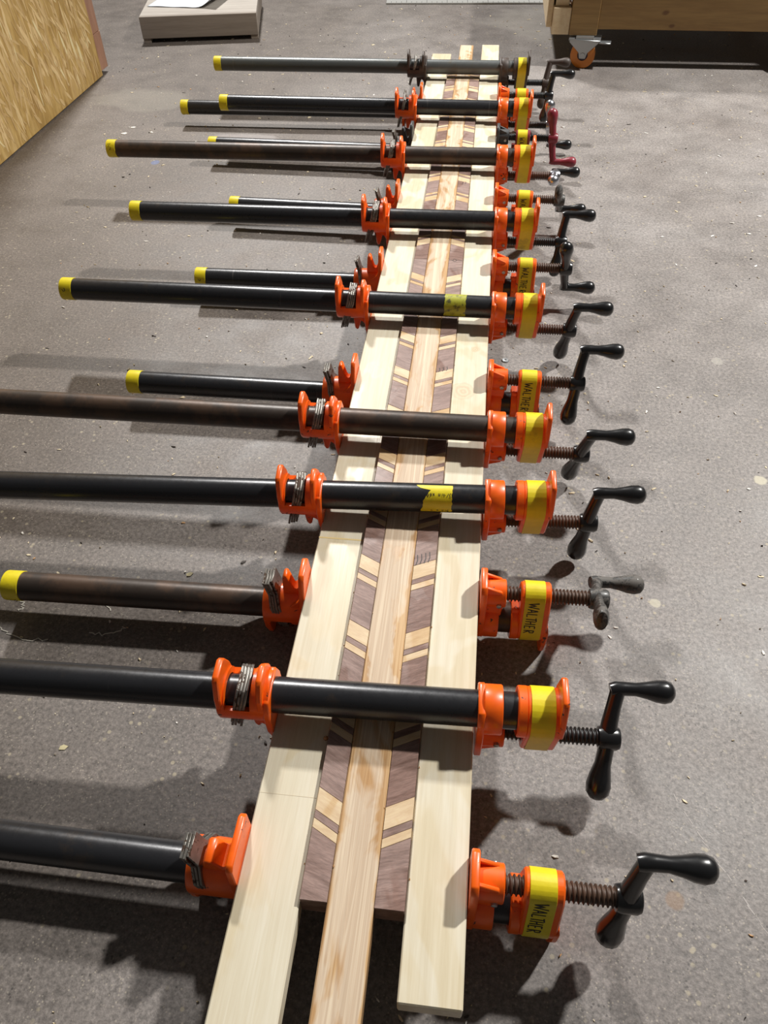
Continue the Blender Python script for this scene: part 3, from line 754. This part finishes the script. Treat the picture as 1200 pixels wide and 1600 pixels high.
# --- clamps whose pipes run under the panel
u1330 = C_(False, .1800, zu, -.60, -.4, 0, 75, 'orange clamp under the near end of the panel with written yellow tape, nearest of all', write=1, tailkind='wide', plates=3, lean=-.30)
u945 = C_(False, .4150, zu, -.430, 1.4, 0, -28, 'orange clamp under the panel with a dull worn grey crank and written tape', arm=WORN, grip=WORN, pipe=PIPE_BROWN, write=2, plates=4, arm_style='flat')
u590 = C_(False, .7210, zu, -.425, 0.1, 0, 66, 'orange clamp under the panel beside the big knot, written tape on its head', write=3, plates=3)
u430 = C_(False, .9790, zu, -.415, 1.0, 0, -68, 'orange clamp under the panel at the ink circle mark, crank turned downward', write=4, plates=2)
u310 = C_(False, 1.1960, zu, -.426, -1.5, 0, -42, 'orange clamp under the panel with brown screw, just beyond the fifth pipe on top', write=5, plates=2, arm_style='flat', arm=WORN)
u215 = C_(False, 1.4480, zu, -.532, -1.2, 0, -100, 'burgundy clamp with dark grey jaws under the panel and a burgundy crank', body=BURGUNDY, jaw=DARKPLATE, arm=BURGUNDY, grip=BURGUNDY, screw=SCREW_DARK, write=6, plates=2)
u150 = C_(False, 1.6660, zu, -.645, 1.2, 0, 78, 'orange clamp under the far end of the panel, its black grip beside the caster', plates=2, screw=SCREW_DARK)

# labels stuck on two pipes (flat print bent round the pipe)
def pipe_label(root, x0, x1, a0, a1, material, ragged, name='label_sticker'):
    b = MB(); n = 14; k = 24; rnd = random.Random(5); r = RP + .00025
    rows = []
    for i in range(n + 1):
        a = a0 + (a1 - a0) * i / n
        lo = x0 + (ragged[i % len(ragged)] if ragged else 0) + rnd.uniform(-.0006, .0006); hi = x1 + rnd.uniform(-.0009, .0004)
        rows.append([(lo + (hi - lo) * j / k, r * math.cos(a), r * math.sin(a)) for j in range(k + 1)])
    V = [[b.bm.verts.new(p) for p in row] for row in rows]
    for i in range(n):
        for j in range(k): b.bm.faces.new((V[i][j], V[i][j + 1], V[i + 1][j + 1], V[i + 1][j]))
    bmesh.ops.recalc_face_normals(b.bm, faces=b.bm.faces[:])
    o = obj(name, b.mesh(name, material), root)
    return o
# angles: over clamps are turned upside down, so world-up is local -z (1.5 pi); the near side is local +y ... 2 pi
lab = pipe_label(c777, -.0520, -.0290, 1.38 * PI, 2.06 * PI, TAPE, [-.010, -.009, -.006, .004, .001, 0, -.001, -.002, -.003, -.003, -.004, -.004, -.005, -.005, -.005])
b = MB()
def lab_text(b, txt, x, a, h, s=1.0):
    for ch in txt:
        for st_ in FONT[ch]:
            b.ribbon([(x - u * .0030 * s, (RP + .0004) * math.cos(a + v * h / RP), (RP + .0004) * math.sin(a + v * h / RP)) for u, v in st_], .0005, .00006,
                     [(0, math.cos(a + v * h / RP), math.sin(a + v * h / RP)) for u, v in st_])
        x -= .0030 * s
lab_text(b, '3/4in x60', -.0300, 1.60 * PI, .0034, .85)
lab_text(b, '3in x 4', -.0320, 1.98 * PI, .0026, .8)
obj('print', b.mesh('print', INK, False), lab)
pipe_label(c480, -.0560, -.0300, 1.30 * PI, 2.10 * PI, LABEL_OLD, None)
# scribbles on some pipe end tapes
def scribble(root, xl, pts):
    b = MB()
    b.ribbon([(xl + x, (RP + .0007) * math.cos(a), (RP + .0007) * math.sin(a)) for x, a in pts], .0008, .00008, [(0, math.cos(a), math.sin(a)) for x, a in pts])
    o = obj('scribble', b.mesh('scribble', INK, False), root)
scribble(c480, -.541, [(.004, 1.78 * PI), (.006, 1.84 * PI), (.008, 1.80 * PI), (.007, 1.74 * PI)])
scribble(u945, -.430, [(.005, 1.12 * PI), (.008, 1.18 * PI), (.011, 1.10 * PI)])
scribble(c243, -.652, [(.003, 1.66 * PI), (.008, 1.62 * PI), (.004, 1.74 * PI), (.009, 1.78 * PI), (.006, 1.86 * PI)])
scribble(u430, -.415, [(.005, .90 * PI), (.007, .96 * PI), (.009, .90 * PI)])

# ------------------------------------------------------------------ things on the floor
sc = tag(empty('floor_screw', (.027, .855, 0)), 'small round metal screw head set in the floor right of the panel', 'screw')
b = MB()
seg = 20
b.ringsec([[(r * math.cos(2 * PI * j / seg), r * math.sin(2 * PI * j / seg), z) for j in range(seg)] for r, z in ((.0048, 0), (.0048, .0008), (.0040, .0016), (.0016, .0018), (.0012, .0008))]); obj('screw_head', b.mesh('screw_head', ZINC), sc)
b = MB()
def strand(pts, wd):
    b.ribbon([(x, y, .0002) for x, y in pts], wd, .0004, (0, 0, 1))
rg = random.Random(3)
for cx, cy, a0, a1, r in ((-.375, .404, .3, 2.6, .032), (-.405, .385, 3.4, 5.2, .030), (-.435, .418, .2, 1.8, .022), (-.448, .388, 2.0, 4.4, .020), (-.345, .392, 4.4, 6.3, .020), (-.460, .405, -.4, .9, .028)):
    strand([(cx + (r + rg.uniform(-.003, .003)) * math.cos(a0 + (a1 - a0) * i / 14) * 1.15, cy + (r * .5 + rg.uniform(-.002, .002)) * math.sin(a0 + (a1 - a0) * i / 14)) for i in range(15)], .0011)
strand([(-.350 - i * .004 + rg.uniform(-.002, .002), .447 - i * .003) for i in range(4)], .001)
tag(obj('glue_drips', b.mesh('glue_drips', GLUE, False)), 'thin white dried glue strings on the floor under the yellow-taped pipe end', 'glue', kind='stuff')
# fine cracks: pale scratch lines right of the cranks
b = MB()
def scratch(x0, y0, dx, dy, n, wd, jit, keep):
    for i in range(n):
        if rg.random() > keep: continue
        a, q = rg.uniform(-jit, jit), rg.uniform(-jit, jit)
        b.ribbon([(x0 + dx * i + a, y0 + dy * i + q, .00005), (x0 + dx * (i + .6) + a * .5, y0 + dy * (i + .6) + q * .5, .00005), (x0 + dx * (i + 1), y0 + dy * (i + 1), .00005)], wd * rg.uniform(.5, 1.2), .00005, (0, 0, 1))
scratch(.145, .735, .006, .0003, 24, .0007, .0006, .7)
scratch(.205, .83, .0022, -.0065, 20, .0005, .0005, .6)
scratch(.150, .300, .0030, -.0055, 26, .0008, .0018, .6)
tag(obj('floor_scratches', b.mesh('floor_scratches', mat('pale_scratch', (.38, .35, .33), .7), False)), 'fine pale scratches across the concrete floor right of the cranks', 'scratch', kind='stuff')
b = MB(); cl = b.bm.loops.layers.float_color.new('col')
def flake(x, y, L, W, a, col, z=.0002):
    n = 5; pts = []
    for k in range(n):
        q = 2 * PI * k / n + rg.uniform(-.3, .3); pts.append((x + L * math.cos(q) * math.cos(a) - W * math.sin(q) * math.sin(a), y + L * math.cos(q) * math.sin(a) + W * math.sin(q) * math.cos(a)))
    t1 = rg.uniform(0, .0012)
    top = [b.bm.verts.new((px, py, z + .0004 + t1 * (k % 2))) for k, (px, py) in enumerate(pts)]; bot = [b.bm.verts.new((px, py, z)) for px, py in pts]
    for f in [b.bm.faces.new(top)] + [b.bm.faces.new((bot[k], bot[(k + 1) % n], top[(k + 1) % n], top[k])) for k in range(n)]:
        for lp in f.loops: lp[cl] = (*col, 1)
for i in range(1500):
    y = .05 + 2.6 * rg.random() ** .9
    x = rg.uniform(-.35 - .6 * y / 2, .25 + .30 * y)
    if x < -.93: continue
    s_ = rg.choice((.0007, .0009, .0011, .0015, .0022)) * rg.uniform(.7, 1.2) * (.75 + .25 * y)
    r_ = rg.random(); col = (.66, .56, .38) if r_ < .55 else ((.75, .72, .66) if r_ < .78 else ((.04, .03, .025) if r_ < .93 else (.45, .26, .12)))
    flake(x, y, s_ * rg.uniform(1, 2.2), s_ * .6, rg.uniform(0, PI), col)
for x, y, s_ in ((-.748, 1.625, .006), (-.755, 1.590, .007), (-.70, 1.60, .004)): flake(x, y, s_, s_ * .6, .3, (.78, .74, .66))
for x, y in ((-.155, .335), (-.33, .27), (-.28, .46)): flake(x, y, .004, .0025, .4, (.50, .44, .26))
tag(obj('sawdust_chips', b.mesh('sawdust_chips', CHIP, False)), 'tiny wood chips and grit scattered over the concrete floor', 'debris', kind='stuff')
